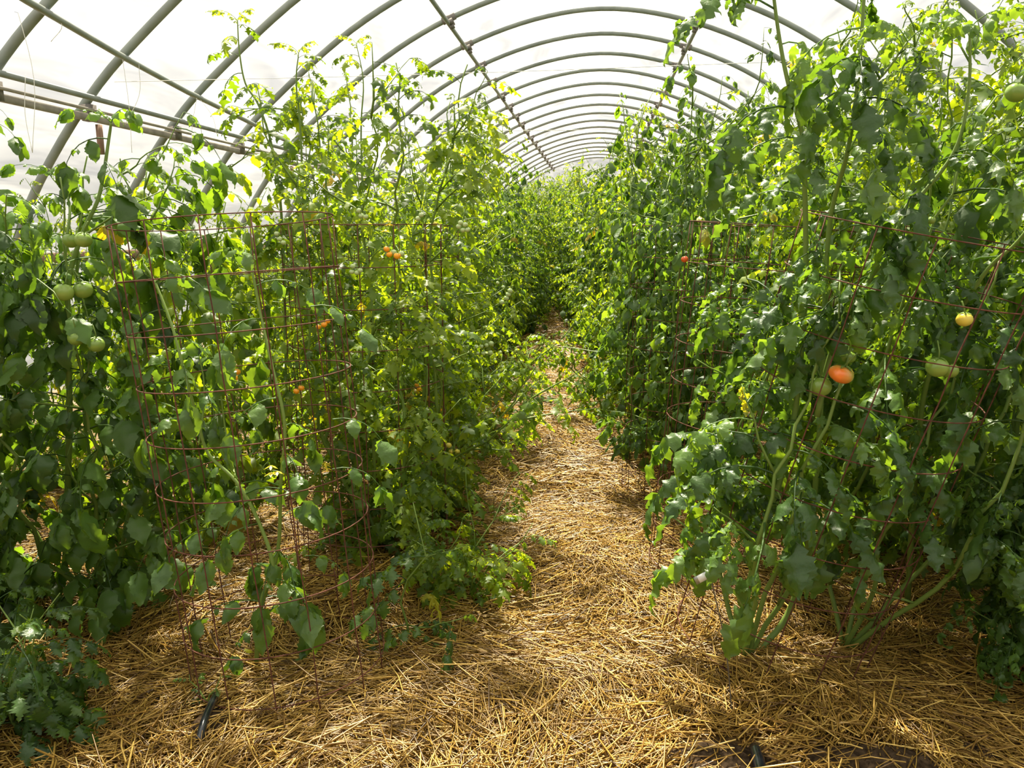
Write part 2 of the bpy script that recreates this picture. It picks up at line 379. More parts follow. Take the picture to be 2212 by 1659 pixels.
def rotm(az, pitch, roll):
    ca, sa, cp, sp, cr, sr = np.cos(az), np.sin(az), np.cos(pitch), np.sin(pitch), np.cos(roll), np.sin(roll)
    Rz = np.array([[ca, -sa, 0], [sa, ca, 0], [0, 0, 1]]); Rx = np.array([[1, 0, 0], [0, cp, -sp], [0, sp, cp]]); Ry = np.array([[cr, 0, sr], [0, 1, 0], [-sr, 0, cr]])
    return Rz @ Rx @ Ry

def compound(rs, res, pairs=3, size=0.36, term=0.42, droop=0.9, **kw):
    """a whole tomato leaf of length 1 growing along +Y"""
    V, Q, W = [], [], []; n = 0
    s = np.linspace(0, 1, 7); th = 0.25 - droop * s
    pts = np.zeros((7, 3))
    for i in range(1, 7): pts[i] = pts[i - 1] + np.array([0, math.cos(th[i]), math.sin(th[i])]) / 6
    tv, tq, _ = tube(pts, np.linspace(0.012, 0.005, 7), 3, False)
    V.append(tv); Q.append(tq); W.append(np.full(len(tv), -0.2)); n += len(tv)
    pos = np.linspace(0.30, 0.86, pairs)
    items = []
    for k, p in enumerate(pos):
        for sd in (-1, 1): items.append((p + rs.uniform(-.03, .03), sd * rs.uniform(0.85, 1.25), -rs.uniform(0.1, 0.9), size * (0.75, 1, 0.95, .85)[min(k, 3)] * rs.uniform(.85, 1.15)))
    if res == 'hi':
        for k in range(pairs - 1):
            for sd in (-1, 1): items.append(((pos[k] + pos[k + 1]) / 2, sd * 1.4, -0.3, size * 0.28))
    items.append((0.97, rs.uniform(-.15, .15), -rs.uniform(0.1, 0.6), term))
    for (p, az, pitch, sc) in items:
        lv, lq = leaflet(rs, res, curl=kw.get('curl', .5) * rs.uniform(.3, 1.6), **{k: v for k, v in kw.items() if k != 'curl'})
        i = p * 6; k = min(int(i), 5); c = pts[k] + (pts[k + 1] - pts[k]) * (i - k)
        tilt = th[k] * math.cos(az)
        R = rotm(-az, pitch + tilt * 0.7, rs.uniform(-.3, .3))
        V.append(lv * sc @ R.T + c + R @ np.array([0, 0.02, 0])); Q.append(lq + n); W.append(np.full(len(lv), rs.uniform(-.1, .1))); n += len(lv)
    return np.vstack(V).astype(np.float32), np.vstack(Q), np.concatenate(W)

rt = np.random.RandomState(5)
STY = {
    'cherry': dict(pairs=3, size=0.34, term=0.40, droop=1.2, width=0.31, curl=0.7, fold=0.35, teeth=0.42, lobes=2),
    'broad': dict(pairs=3, size=0.40, term=0.46, droop=1.6, width=0.25, curl=0.9, fold=0.45, teeth=0.22, lobes=3, crinkle=0.035),
    'smooth': dict(pairs=2, size=0.44, term=0.50, droop=1.5, width=0.30, curl=0.8, fold=0.35, teeth=0.10, lobes=0, crinkle=0.015),
    'curled': dict(pairs=3, size=0.34, term=0.36, droop=1.7, width=0.24, curl=1.6, fold=0.4, teeth=0.2, lobes=1)}
TPL = {}
for st, kw in STY.items():
    for res in ('lo', 'mid', 'hi'):
        TPL[st, res] = [compound(rt, res, **kw) for _ in range(7)]

def foliage(leaves, tpl, rs, name, mt, parent):
    """leaves: rows of x y z azimuth pitch roll length rnd"""
    L = np.array(leaves, float)
    if not len(L): return None
    pick = rs.randint(0, len(tpl), len(L)); Vs, Qs, Rs = [], [], []; n = 0
    for k, (tv, tq, tw) in enumerate(tpl):
        S = L[pick == k]
        if not len(S): continue
        R = np.stack([rotm(a, b, c) for a, b, c in S[:, 3:6]])
        V = np.einsum('nij,vj->nvi', R, tv) * S[:, 6][:, None, None] + S[:, None, :3]
        m = len(tv); Vs.append(V.reshape(-1, 3))
        Qs.append((tq[None] + (np.arange(len(S)) * m)[:, None, None]).reshape(-1, 4) + n)
        Rs.append(np.where(S[:, 7][:, None] > .992, 1.0, np.clip(S[:, 7][:, None] + tw[None], 0, .96)).ravel()); n += len(S) * m
    return mesh_obj(name, np.vstack(Vs), np.vstack(Qs), mt, parent, np.concatenate(Rs))

def wob(rs, n, amp, k=5):
    x = np.cumsum(rs.normal(0, 1, (n, 2)), 0); x -= np.linspace(0, 1, n)[:, None] * x[-1] * 0.5
    return x / (np.abs(x).max() + 1e-6) * amp

def grow(rs, H=2.3, stems=6, rc=0.28, splay=0.25, zc=1.4, leaf=0.2, step=0.075, lean=(0, 0), bottom=0.08, side=1.0, sl=0.45, hvar=0.18):
    """stems, side shoots and leaf placements of one plant, its foot at the origin"""
    ST, LV = [], []; br = .0095 if H > .7 else .003 + .004 * H
    for i in range(stems):
        az = 2 * PI * i / stems + rs.uniform(-.4, .4); h = H * (1 - rs.uniform(0, hvar)) if i else H
        n = max(6, int(h / 0.07)); z = np.linspace(-0.02, h, n)
        r = rc * rs.uniform(.35, .9) * np.clip(z / 0.5, 0, 1) ** 0.8 + splay * rs.uniform(.3, 1.2) * np.maximum(0, z - zc)
        w = wob(rs, n, 0.07)
        x = np.cos(az) * r + w[:, 0] * np.clip(z / .3, 0, 1) + lean[0] * z; y = np.sin(az) * r + w[:, 1] * np.clip(z / .3, 0, 1) + lean[1] * z
        z = z - 0.25 * splay * np.maximum(0, z - zc)
        p = np.stack([x, y, z], -1); ST.append((p, np.linspace(br, br * .28, n)))
        d = 0; a0 = rs.uniform(0, 6)
        for k in range(n - 1):
            d += np.linalg.norm(p[k + 1] - p[k])
            if z[k] < bottom: continue
            while d > step:
                d -= step; a0 += 2.4
                out = math.atan2(p[k, 1] - lean[1] * z[k], p[k, 0] - lean[0] * z[k]); a = a0 if rs.rand() < .45 else out + rs.normal(0, .9)
                tip = min(1, (h - z[k]) / 0.35 + 0.35)
                LV.append((*p[k], a - PI / 2, rs.uniform(-.25, .55) + (0.4 if tip < .8 else 0), rs.uniform(-.3, .3), leaf * tip * rs.uniform(.7, 1.2), rs.rand()))
                if rs.rand() < 0.20 * side:
                    m = rs.randint(4, 8); ln = sl * rs.uniform(.5, 1.2); el = rs.uniform(.1, 1.1); q = [p[k]]; b = a
                    for s in range(m):
                        el += rs.normal(0.03, .15); b += rs.normal(0, .2)
                        q.append(q[-1] + ln / m * np.array([math.cos(b) * math.cos(el), math.sin(b) * math.cos(el), math.sin(el)]))
                    q = np.array(q)
                    if q[-1, 2] < 0.05: continue
                    ST.append((q, np.linspace(min(.005, br * .6), .0016, len(q))))
                    for s in range(1, m + 1):
                        LV.append((*q[s], b + rs.normal(0, 1.2) - PI / 2, rs.uniform(-.3, .6), rs.uniform(-.3, .3), leaf * rs.uniform(.5, 1.0) * (0.6 if s == m else 1), rs.rand()))
    return ST, LV

def stems_mesh(ST, name, parent, n=5):
    m = MB()
    for p, r in ST: m.tube(p, r, n, 0.5)
    return m.build(name, M_STEM, parent)

def fruit_mesh(name, rad, squash=0.85, ribs=0, n=16):
    V = []; 
    for i in range(n // 2 + 1):
        t = PI * i / (n // 2)
        for j in range(n):
            a = 2 * PI * j / n; k = 1 + ribs * math.cos(5 * a) * math.sin(t) ** .5
            dip = 0.14 * math.exp(-(t / .35) ** 2) * (1 if ribs else .4)
            V.append((rad * math.sin(t) * math.cos(a) * k, rad * math.sin(t) * math.sin(a) * k, rad * squash * (math.cos(t) - dip)))
    Q = []
    for i in range(n // 2):
        for j in range(n): Q.append((i * n + j, i * n + (j + 1) % n, (i + 1) * n + (j + 1) % n, (i + 1) * n + j))
    return np.array(V), np.array(Q)[:, ::-1]
def add_fruit(plant, loc, rad, kind, squash=0.88, ribs=0.0, detail=True):
    """a tomato hanging on a plant, with its calyx; loc in world"""
    root = Vector(plant.location)
    V, Q = fruit_mesh('t', rad, squash, ribs, 18 if rad > .02 else 12)
    o = mesh_obj('tomato', V, Q, TM[kind], plant); o.location = Vector(tuple(map(float, loc))) - root
    o.rotation_euler = (rs.uniform(-.3, .3), rs.uniform(-.3, .3), rs.uniform(0, 6))
    o['label'] = {'green': 'green unripe tomato', 'pale': 'pale green cherry tomato', 'orange': 'ripe orange cherry tomato', 'yellow': 'yellowish ripening tomato', 'red': 'ripe red tomato', 'ripening': 'large tomato turning orange'}[kind]
    if detail:
        m = MB()
        for k in range(5):
            a = 2 * PI * k / 5; l = rad * 0.85; w = rad * 0.16; z = rad * squash * 0.92
            d = np.array([math.cos(a), math.sin(a), 0]); e = np.array([-d[1], d[0], 0])
            m.add([d * 0 + [0, 0, z], d * l * .45 + e * w + [0, 0, z + .05 * rad], d * l + [0, 0, z - .12 * rad], d * l * .45 - e * w + [0, 0, z + .05 * rad]], [[0, 1, 2, 3]])
        m.tube([(0, 0, z - .02 * rad), (0.2 * rad, 0, z + .6 * rad), (0.5 * rad, 0.2 * rad, z + 1.5 * rad)], 0.0022 if rad > .02 else .001, 5)
        m.build('calyx', M_STEM, o)
    return o

def prune(LV, root, pts, r=0.10, depth=0.9):
    """leave the growth open in front of the fruit that shows (pts: world points)"""
    if not len(pts): return LV
    if not len(LV): return LV
    L = np.array(LV, float).reshape(-1, 8); p = L[:, :3] + np.asarray(root)
    cen = p + 0.5 * L[:, 6:7] * np.stack([-np.sin(L[:, 3]) * np.cos(L[:, 4]), np.cos(L[:, 3]) * np.cos(L[:, 4]), np.sin(L[:, 4]) - .3], -1)
    keep = np.ones(len(L), bool)
    for q in pts:
        q = np.asarray(q, float); d = EYE - q; d /= np.linalg.norm(d)
        for c in (p, cen):
            v = c - q; s = v @ d; off = np.linalg.norm(v - s[:, None] * d, axis=1)
            keep &= ~((s > -0.02) & (s < depth) & (off < r))
    return [tuple(x) for x in L[keep]]

def prune_all(LV, loc):
    for p, r in ALLF: LV = prune(LV, loc, [p], r + (.035 if r < .02 else .07), 1.2)
    return LV

def blossoms(plant, pts):
    for q in pts:
        m = MB(); q = np.asarray(q, float) - np.array(plant.location)
        for c in range(3):
            c0 = np.array([rs.uniform(-.015, .015), rs.uniform(-.015, .015), rs.uniform(-.03, .01)])
            for k in range(5):
                a = 2 * PI * k / 5; d = np.array([math.cos(a), math.sin(a), -.5]); e = np.array([-math.sin(a), math.cos(a), 0])
                m.add([c0, c0 + d * .011 + e * .005, c0 + d * .023, c0 + d * .011 - e * .005], [[0, 1, 2, 3]])
        o = m.build('blossom', M_FLOWER, plant); o.location = tuple(q)

# ------------------------------------------------------------ wire cages
def cage(base, top, r0, r1, label, H=1.5, nv=14, nr=10, squash=1.0, seed=0, wr=0.0020, stub=0.06):
    base = np.array(base, float); top = np.array(top, float); rr = np.random.RandomState(seed)
    b = empty('wire_cage', base, label, 'tomato cage')
    ax = top - base
    def ringpt(s, a):
        r = r0 + (r1 - r0) * s
        c = ax * s; zx = ax[0] / ax[2]; zy = ax[1] / ax[2]
        x = math.cos(a) * r; y = math.sin(a) * r * squash
        return c + np.array([x, y, -(x * zx + y * zy) * 0.75])
    jit = rr.uniform(-.04, .04, nv)
    for k in range(nr):
        s = k / (nr - 1.0); pts = [ringpt(s, a) for a in np.linspace(0, 2 * PI, 41)]
        m = MB(); m.tube(np.array(pts), wr, 6); m.build('ring', M_RUST, b)
    for k in range(nv):
        a = 2 * PI * k / nv + jit[k]
        m = MB(); pts = [ringpt(-stub / 1.5, a)] + [ringpt(s, a) + rr.normal(0, .0015, 3) for s in np.linspace(0, 1, 11)]
        m.tube(np.array(pts), wr, 6); m.build('upright', M_RUST, b)
    return b
gz = lambda x, y: float(ground_z(x, y))
cage((-1.04, 2.47, 0.03), (-1.20, 2.52, 1.53), 0.325, 0.345, 'rusty wire mesh cage in the left foreground around a young sparse plant', seed=1)
cage((-1.00, 3.42, 0.03), (-1.0, 3.40, 1.53), 0.34, 0.34, 'rusty wire mesh cage directly behind the left foreground cage, full of cherry tomato vines', seed=2)
cage((0.66, 2.80, 0.03), (1.00, 2.62, 1.50), 0.33, 0.36, 'leaning rusty wire mesh cage in the right foreground around a big leafy plant', seed=3)
cage((0.59, 3.48, 0.03), (0.73, 3.46, 1.52), 0.32, 0.34, 'rusty wire mesh cage just behind the leaning right foreground cage', seed=4)
cage((0.50, 4.60, 0.03), (0.52, 4.58, 1.53), 0.32, 0.32, 'dark wire mesh cage in the right row beside the path, third from the viewer', seed=5)
cage((-1.08, 4.35, 0.03), (-1.08, 4.35, 1.53), 0.33, 0.33, 'dark wire mesh cage buried in the third plant of the left row', seed=6)

# ------------------------------------------------------------ plants, near ones one by one
def stem_children(ST, plant, nmain, n=7):
    """each main stem its own part, thin side shoots together"""
    for p, r in ST[:nmain]:
        m = MB(); m.tube(p, r, n, 0.6); m.build('stem', M_STEM, plant)
    sh = sorted(ST[nmain:], key=lambda s: -len(s[0]))
    for p, r in sh[:60]:
        m = MB(); m.tube(p, r, 4, 0.5); m.build('side_shoot', M_STEM, plant)
    if len(sh) > 60: tag(stems_mesh(sh[60:], 'side_shoot', plant, 4), kind='stuff')

SPECS = []; ALLF = [(P(1510, 1246, 2.33), .05), (P(1536, 1290, 2.31), .01)]
def near_plant(*a, **k):
    SPECS.append((a, k)); ALLF.extend((f[0], f[1]) for f in k.get('fruit', ()))
def build_plant(loc, label, cat='tomato plant', style='cherry', res='mid', mt=None, seed=0, fruit=(), flowers=(), extra_stems=(), low=-1, xmin=-9, clear=0.05, **kw):
    r2 = np.random.RandomState(seed); loc = np.array([loc[0], loc[1], gz(loc[0], loc[1]) + .01])
    b = empty('tomato_plant', loc, label, cat)
    ST, LV = grow(r2, **kw)
    br = max(s[1][0] for s in ST); main = [s for s in ST if s[1][0] > br * .9]; oth = [s for s in ST if s[1][0] <= br * .9]
    leafn = kw.get('leaf', .2)
    for path, rad, dens in extra_stems:
        p = smooth_path(np.array(path) - loc, 6); r = np.linspace(rad, rad * .35, len(p)); main.append((p, r))
        d = 0
        for k in range(1, len(p) - 1):
            d += np.linalg.norm(p[k] - p[k - 1])
            if d > dens and p[k, 2] > .15:
                d = 0; f = min(1, (len(p) - k) / 8 + .3)
                LV.append((*p[k], r2.uniform(0, 6.28), r2.uniform(-.1, .6), r2.uniform(-.3, .3), leafn * f * r2.uniform(.7, 1.15), r2.rand()))
        for q in range(3): LV.append((*p[-1], q * 2.1, .8, 0, leafn * .55, .9))
        LV.append((*p[-2], 1., 1.2, 0, leafn * .35, .9))
    LV = [l for l in LV if l[2] > low and l[0] + loc[0] > xmin]
    LV = prune(LV, loc, [f[0] for f in fruit], clear); LV = prune_all(LV, loc)
    foliage(LV, TPL[style, res], r2, 'foliage', mt or M_LEAF, b)
    stem_children(main + oth, b, len(main))
    for f in fruit: add_fruit(b, f[0], f[1], f[2], *(f[3:] if len(f) > 3 else ()))
    if len(flowers): blossoms(b, flowers)
    return b
def F_(u, v, Y, rpx, kind, *a): 
    p = P(u, v, Y); return (p, rpx / F * ((p - EYE) @ _f), kind, *a)

# young sparse plant inside the left foreground cage (its stems are followed one by one)
y0 = [P(553, 1440, 2.47), P(560, 1330, 2.46), P(600, 1190, 2.45), P(606, 1050, 2.44), P(615, 920, 2.42), P(590, 800, 2.45), P(565, 690, 2.5), P(545, 590, 2.52), P(530, 555, 2.52)]
y1 = [P(553, 1440, 2.47), P(565, 1300, 2.4), P(590, 1230, 2.38), P(560, 1130, 2.4), P(510, 1040, 2.42), P(450, 980, 2.45), P(425, 900, 2.45), P(395, 790, 2.42), P(370, 700, 2.45), P(335, 610, 2.5), P(310, 570, 2.52)]
y2 = [P(430, 960, 2.45), P(440, 880, 2.5), P(440, 820, 2.52), P(430, 770, 2.52)]
y3 = [P(510, 1040, 2.42), P(490, 950, 2.6), P(478, 860, 2.62), P(470, 790, 2.62)]
def young_plant():
    r2 = np.random.RandomState(21); loc = np.array([y0[0][0], y0[0][1], 0.03])
    b = empty('tomato_plant', loc, 'young sparse tomato plant with few broad leaves inside the left foreground cage', 'tomato plant')
    LV = []
    for path, rad in ((y0, .0075), (y1, .0075), (y2, .004), (y3, .004)):
        p = smooth_path(np.array(path) - loc, 6); m = MB(); m.tube(p, np.linspace(rad, rad * .5, len(p)), 8, .7); m.build('stem', M_STEM, b)
        d = 0.0; a = r2.uniform(0, 6)
        for k in range(1, len(p)):
            d += np.linalg.norm(p[k] - p[k - 1])
            if d > 0.085 and p[k, 2] > .12:
                d = 0; a += 2.3; LV.append((*p[k], a, r2.uniform(-.2, .5), r2.uniform(-.3, .3), 0.22 * r2.uniform(.7, 1.25), r2.uniform(.3, .9)))
        for q in range(2): LV.append((*p[-1], a + q * 2.5, .7, 0, 0.14, .9))
    # the leaves that reach out of the cage
    for (u, v, Y, az, l) in [(380, 940, 2.3, 1.5, .22), (700, 940, 2.25, -1.4, .2), (470, 1030, 2.15, 2.6, .22), (520, 1120, 2.2, 3.0, .2), (650, 690, 2.2, -1.2, .2), (340, 820, 2.3, 1.3, .22), (700, 1050, 2.3, -1.2, .2), (450, 1180, 2.2, 2.2, .22), (600, 1250, 2.3, -2.6, .2), (640, 1240, 2.4, -1.5, .18)]:
        LV.append((*(P(u, v, Y) - loc + np.array([0, .08, 0.03])), az, .1, 0, l, r2.uniform(.4, .9)))
    LV = prune_all(LV, loc)
    foliage(LV, TPL['smooth', 'hi'], r2, 'foliage', M_BROAD, b)
    blossoms(b, [P(595, 1010, 2.4)])

cl = [F_(u, v, 3.05, 6, 'pale') for u, v in ((910, 464), (903, 472), (775, 455), (780, 466), (790, 468), (991, 489), (995, 481), (1005, 485), (1010, 496), (1000, 497), (598, 505), (604, 516), (612, 524), (762, 575), (760, 587), (771, 589), (778, 584))]
near_plant((-0.98, 3.45), 'cherry tomato plant with orange and pale fruit in the second left cage',
           style='cherry', res='mid', seed=31, H=2.15, stems=8, rc=.36, splay=.22, leaf=.185, step=.06, side=1.2, sl=.4, hvar=.3,
           extra_stems=[([P(620, 900, 3.5), P(610, 500, 3.5), P(590, 330, 3.5), P(560, 230, 3.5), P(530, 180, 3.5), P(517, 110, 3.5), P(513, 45, 3.5)], .007, .06),
                        ([P(660, 600, 3.5), P(650, 300, 3.5), P(640, 180, 3.5), P(645, 115, 3.5)], .006, .055)],
           fruit=[F_(505, 817, 3.0, 9, 'orange'), F_(512, 803, 3.05, 8, 'orange'), F_(478, 953, 3.0, 6, 'orange'), F_(473, 966, 3.0, 6, 'orange'), F_(481, 967, 2.98, 6, 'orange'),
                  F_(640, 845, 3.0, 7, 'orange'), F_(651, 838, 3.05, 7, 'orange'), F_(700, 701, 3.0, 7, 'orange'), F_(708, 694, 3.02, 6, 'orange'), F_(688, 706, 3.02, 6, 'orange'),
                  F_(835, 538, 3.0, 7, 'orange'), F_(841, 550, 3.0, 7, 'orange'), F_(858, 553, 2.98, 8, 'orange'), F_(850, 545, 3.02, 7, 'pale'), F_(867, 548, 3.0, 7, 'pale')] + cl,
           flowers=[P(840, 480, 3.0), P(700, 1000, 3.0)])
near_plant((-1.05, 4.35), 'dense cherry tomato plant third in the left row, its pale trusses hanging towards the path',
           style='cherry', res='mid', seed=32, H=2.2, stems=9, rc=.42, splay=.15, hvar=.35,
           extra_stems=[([P(790, 600, 4.4), P(780, 300, 4.4), P(785, 180, 4.4), P(770, 95, 4.4)], .006, .055)], leaf=.18, step=.055, side=1.3, sl=.45,
           fruit=[F_(u, v, 3.75, r, 'pale') for u, v, r in ((1010, 562, 6), (1012, 570, 6), (1102, 628, 6), (1098, 636, 6), (1094, 644, 6), (1084, 653, 6), (1075, 611, 4), (1087, 620, 4), (1061, 742, 6), (1051, 746, 5), (1040, 748, 5), (1029, 749, 5), (1059, 762, 6), (1044, 763, 5), (1032, 763, 4), (932, 771, 5), (940, 773, 5), (945, 772, 5))]
           + [F_(969, 962, 3.7, 7, 'yellow'), F_(975, 975, 3.7, 6, 'yellow'), F_(988, 975, 3.7, 6, 'yellow'), F_(1029, 971, 3.7, 6, 'yellow'), F_(950, 885, 3.75, 5, 'orange'), F_(939, 484, 3.8, 6, 'yellow'), F_(900, 832, 3.75, 5, 'orange'), F_(905, 841, 3.75, 5, 'orange')])
# thicket low between path and second cage
near_plant((-0.80, 3.85), 'low sprawling tomato vine at the foot of the left row spilling on the straw path',
           style='cherry', res='mid', seed=33, H=1.0, stems=7, rc=.30, splay=.9, zc=.35, leaf=.17, step=.055, side=1.4, sl=.4, bottom=.02)
near_plant((-0.66, 2.68), 'small seedling with toothed leaves and green fruit right of the left foreground cage',
           style='cherry', res='hi', mt=M_BROAD, seed=34, H=0.52, stems=1, rc=.01, splay=0, leaf=.22, step=.07, side=1.1, sl=.3, bottom=.06,
           fruit=[F_(990, 1225, 2.78, 5, 'green'), F_(1001, 1231, 2.78, 5, 'green'), F_(984, 1250, 2.78, 5, 'green'), F_(995, 1252, 2.78, 5, 'green')], clear=.03)
near_plant((-0.50, 3.05), 'low trailing vine lying on the straw behind the small seedling',
           style='cherry', res='mid', seed=35, H=0.42, stems=5, rc=.30, splay=.8, zc=.15, leaf=.17, step=.05, side=1.2, sl=.3, bottom=.0)
# far left
ft = [F_(180, 518, 2.50, 18, 'green', .9, .02), F_(153, 520, 2.55, 17, 'green', .9, .02), F_(138, 631, 2.48, 21, 'green', .9, .02), F_(179, 626, 2.52, 20, 'green', .9, .02), F_(165, 730, 2.48, 18, 'green', .9, .02),
      F_(208, 744, 2.5, 18, 'green', .9, .02), F_(45, 853, 2.5, 8, 'red')]
near_plant((-1.98, 2.85), 'tall leafy plant at the left edge carrying clusters of large green tomatoes', style='smooth', res='hi', mt=M_DARK, seed=41, H=1.80, stems=6,
           rc=.36, splay=.25, leaf=.27, step=.075, side=1.0, sl=.4, fruit=ft, clear=.07,
           extra_stems=[([P(140, 1240, 2.8), P(150, 900, 2.65), P(146, 740, 2.6), P(150, 600, 2.62), P(180, 500, 2.65), P(215, 420, 2.7), P(235, 300, 2.75), P(240, 265, 2.75)], .012, .07),
                        ([P(150, 700, 2.62), P(140, 560, 2.7), P(150, 440, 2.8), P(110, 380, 2.85)], .008, .07)])
near_plant((-2.45, 2.55), 'dark smooth leaved plant cut by the left edge of the picture', style='smooth', res='mid', mt=M_DARK, seed=42, H=1.7, stems=6, rc=.35, splay=.3, leaf=.26, step=.085)
near_plant((-2.05, 3.75), 'tomato plant behind the one with the large green fruit, its shoots against the film', style='smooth', res='mid', mt=M_LEAF, seed=43, H=1.9, stems=7, rc=.36, splay=.3, leaf=.23, step=.07)
near_plant((-1.72, 2.05), 'small bushy plant on the straw at the lower left corner', style='cherry', res='hi', mt=M_BROAD, seed=44, H=0.52, stems=5, rc=.16, splay=.5, zc=.25, leaf=.21, step=.05, sl=.2, bottom=.03)
near_plant((-1.22, 2.22), 'tiny pale seedling in front of the left foreground cage near the black pipe', style='cherry', res='hi', mt=M_BROAD, seed=45, H=0.12, stems=2, rc=.03, splay=.5, zc=.02, leaf=.1, step=.035, side=0, bottom=0.0)
# right
R1root = P(1610, 1430, 2.66)
rx = [([P(1610, 1430, 2.66), P(1612, 1300, 2.64), P(1640, 1180, 2.62), P(1700, 980, 2.6), P(1725, 820, 2.58), P(1740, 600, 2.55), P(1738, 400, 2.52), P(1735, 300, 2.5), P(1700, 170, 2.5), P(1680, 60, 2.5), P(1665, -60, 2.5)], .013, .075),
      ([P(1620, 1425, 2.68), P(1700, 1330, 2.75), P(1745, 1180, 2.7), P(1765, 1000, 2.6), P(1775, 830, 2.55), P(1790, 500, 2.55), P(1830, 330, 2.5), P(1850, 200, 2.5), P(1862, 60, 2.48), P(1870, -60, 2.48)], .012, .075),
      ([P(1765, 900, 2.5), P(1800, 750, 2.5), P(1880, 600, 2.5), P(1960, 460, 2.5), P(2060, 330, 2.5), P(2092, 200, 2.5), P(2095, 60, 2.5)], .010, .075),
      ([P(1960, 1300, 2.9), P(1980, 1000, 2.8), P(2010, 800, 2.7), P(2120, 600, 2.6), P(2200, 520, 2.55), P(2290, 400, 2.5)], .011, .08),
      ([P(1735, 300, 2.5), P(1800, 250, 2.5), P(1900, 170, 2.48), P(1960, 90, 2.45)], .006, .07)]
near_plant((R1root[0], R1root[1]), 'big crinkle-leaved plant with a ripening orange tomato in the leaning right cage', style='broad', res='hi', mt=M_BROAD, seed=51,
           H=1.9, stems=5, rc=.30, splay=.18, leaf=.30, step=.095, side=.9, sl=.28, lean=(.24, -.02), low=.44, xmin=.38, extra_stems=rx, clear=.085, hvar=.35,
           fruit=[F_(1818, 808, 2.42, 27, 'ripening', .72, .05), F_(1772, 835, 2.46, 24, 'green', .9, .03), F_(1828, 772, 2.52, 20, 'green', .7, .03), F_(2025, 793, 2.4, 24, 'green', .9, .03), F_(2052, 800, 2.45, 18, 'green', .9, .03), F_(2083, 690, 2.42, 17, 'yellow', .9, .05), F_(2012, 476, 2.5, 9, 'green')],
           flowers=[P(1715, 130, 2.6), P(1745, 140, 2.6), P(1730, 150, 2.6)])
near_plant((.70, 3.50), 'tomato plant with small fruit inside the cage behind the leaning one', style='cherry', res='mid', seed=52, H=2.4, stems=6, rc=.18, splay=.2, leaf=.18, step=.075, side=.6, sl=.3, lean=(.16, 0),
           fruit=[F_(1479, 560, 3.1, 8, 'red'), F_(1513, 757, 3.1, 5, 'orange')], bottom=.35)
near_plant((.52, 4.6), 'tomato plant with rounded leaves filling the third cage right of the path', style='smooth', res='mid', mt=M_BROAD, seed=53, H=2.3, stems=9, rc=.36, splay=.12, leaf=.17, step=.055, bottom=.35, hvar=.3)
near_plant((1.75, 2.95), 'very tall plant at the right edge whose shoots pass the top of the picture', style='broad', res='mid', mt=M_DARK, seed=54, H=2.6, stems=6, rc=.32, splay=.25, leaf=.29, step=.095, bottom=.5,
           fruit=[F_(2195, 200, 2.5, 22, 'green', .9, .03)], clear=.08)
near_plant((1.50, 2.60), 'low bushy plant with long narrow leaves at the lower right edge', style='curled', res='hi', mt=M_DARK, seed=55, H=0.85, stems=5, rc=.16, splay=.3, zc=.4, leaf=.2, step=.06, sl=.25, bottom=.1)
near_plant((1.45, 3.75), 'tall plant standing behind the right foreground cage', style='cherry', res='mid', seed=56, H=2.6, stems=7, rc=.34, splay=.25, leaf=.21, step=.065)
near_plant((2.45, 3.4), 'tall plant along the right wall, reaching over the picture top at far right', style='broad', res='mid', mt=M_LEAF, seed=57, H=2.55, stems=6, rc=.34, splay=.25, leaf=.22, step=.075)

near_plant((-.80, 5.3), 'vine sprawling over the path edge from the left row halfway down the visible path', style='cherry', res='mid', seed=59, H=.95, stems=6, rc=.28, splay=.9, zc=.3, leaf=.17, step=.06, side=1.2, sl=.4, bottom=.02)
near_plant((.12, 6.6), 'vine sprawling over the path edge from the right row far down the visible path', style='cherry', res='mid', seed=60, H=.9, stems=6, rc=.28, splay=.8, zc=.3, leaf=.17, step=.06, side=1.2, sl=.4, bottom=.02)
near_plant((.95, 2.84), 'leafy plant with a browned stem base leaning right inside the right foreground cage', style='broad', res='hi', mt=M_BROAD, seed=58,
           H=1.9, stems=5, rc=.30, splay=.2, leaf=.29, step=.10, side=.8, sl=.28, lean=(.24, -.03), low=.46, hvar=.3)
young_plant()
for a_, k_ in SPECS: build_plant(*a_, **k_)

# ------------------------------------------------------------ the rest of the rows: copies of a few kinds
def proto(style, mt, seed, **kw):
    r2 = np.random.RandomState(seed); ST, LV = grow(r2, **kw)
    b = empty('tomato_plant', (0, 0, 0), '', '')
    foliage(LV, TPL[style, 'lo'], r2, 'foliage', mt, b); stems_mesh(ST, 'vine', b, 4); return b
KW = dict(stems=9, rc=.42, splay=.12, leaf=.175, step=.052, side=1.2, hvar=.38)
protos = [proto('cherry', M_LEAF, 61, H=2.3, **KW), proto('cherry', M_LEAF, 62, H=2.1, **{**KW, 'splay': .2}), proto('curled', M_LEAF, 63, H=2.4, **KW),
          proto('cherry', M_LEAF, 64, H=2.5, **{**KW, 'stems': 7}), proto('smooth', M_DARK, 65, H=2.1, **{**KW, 'leaf': .2})]
used = set()
def row_plant(k, x, y, s, label, group):
    src = protos[k]
    if k in used:
        r = src.copy(); C.objects.link(r)
        for ch in src.children:
            c = ch.copy(); C.objects.link(c); c.parent = r
    else: r = src; used.add(k)
    r.location = (x, y, gz(x, y)); r.rotation_euler = (0, 0, rs.uniform(0, 6.28)); r.scale = (s * rs.uniform(.95, 1.1), s * rs.uniform(.95, 1.1), s)
    return tag(r, label, 'tomato plant', group)
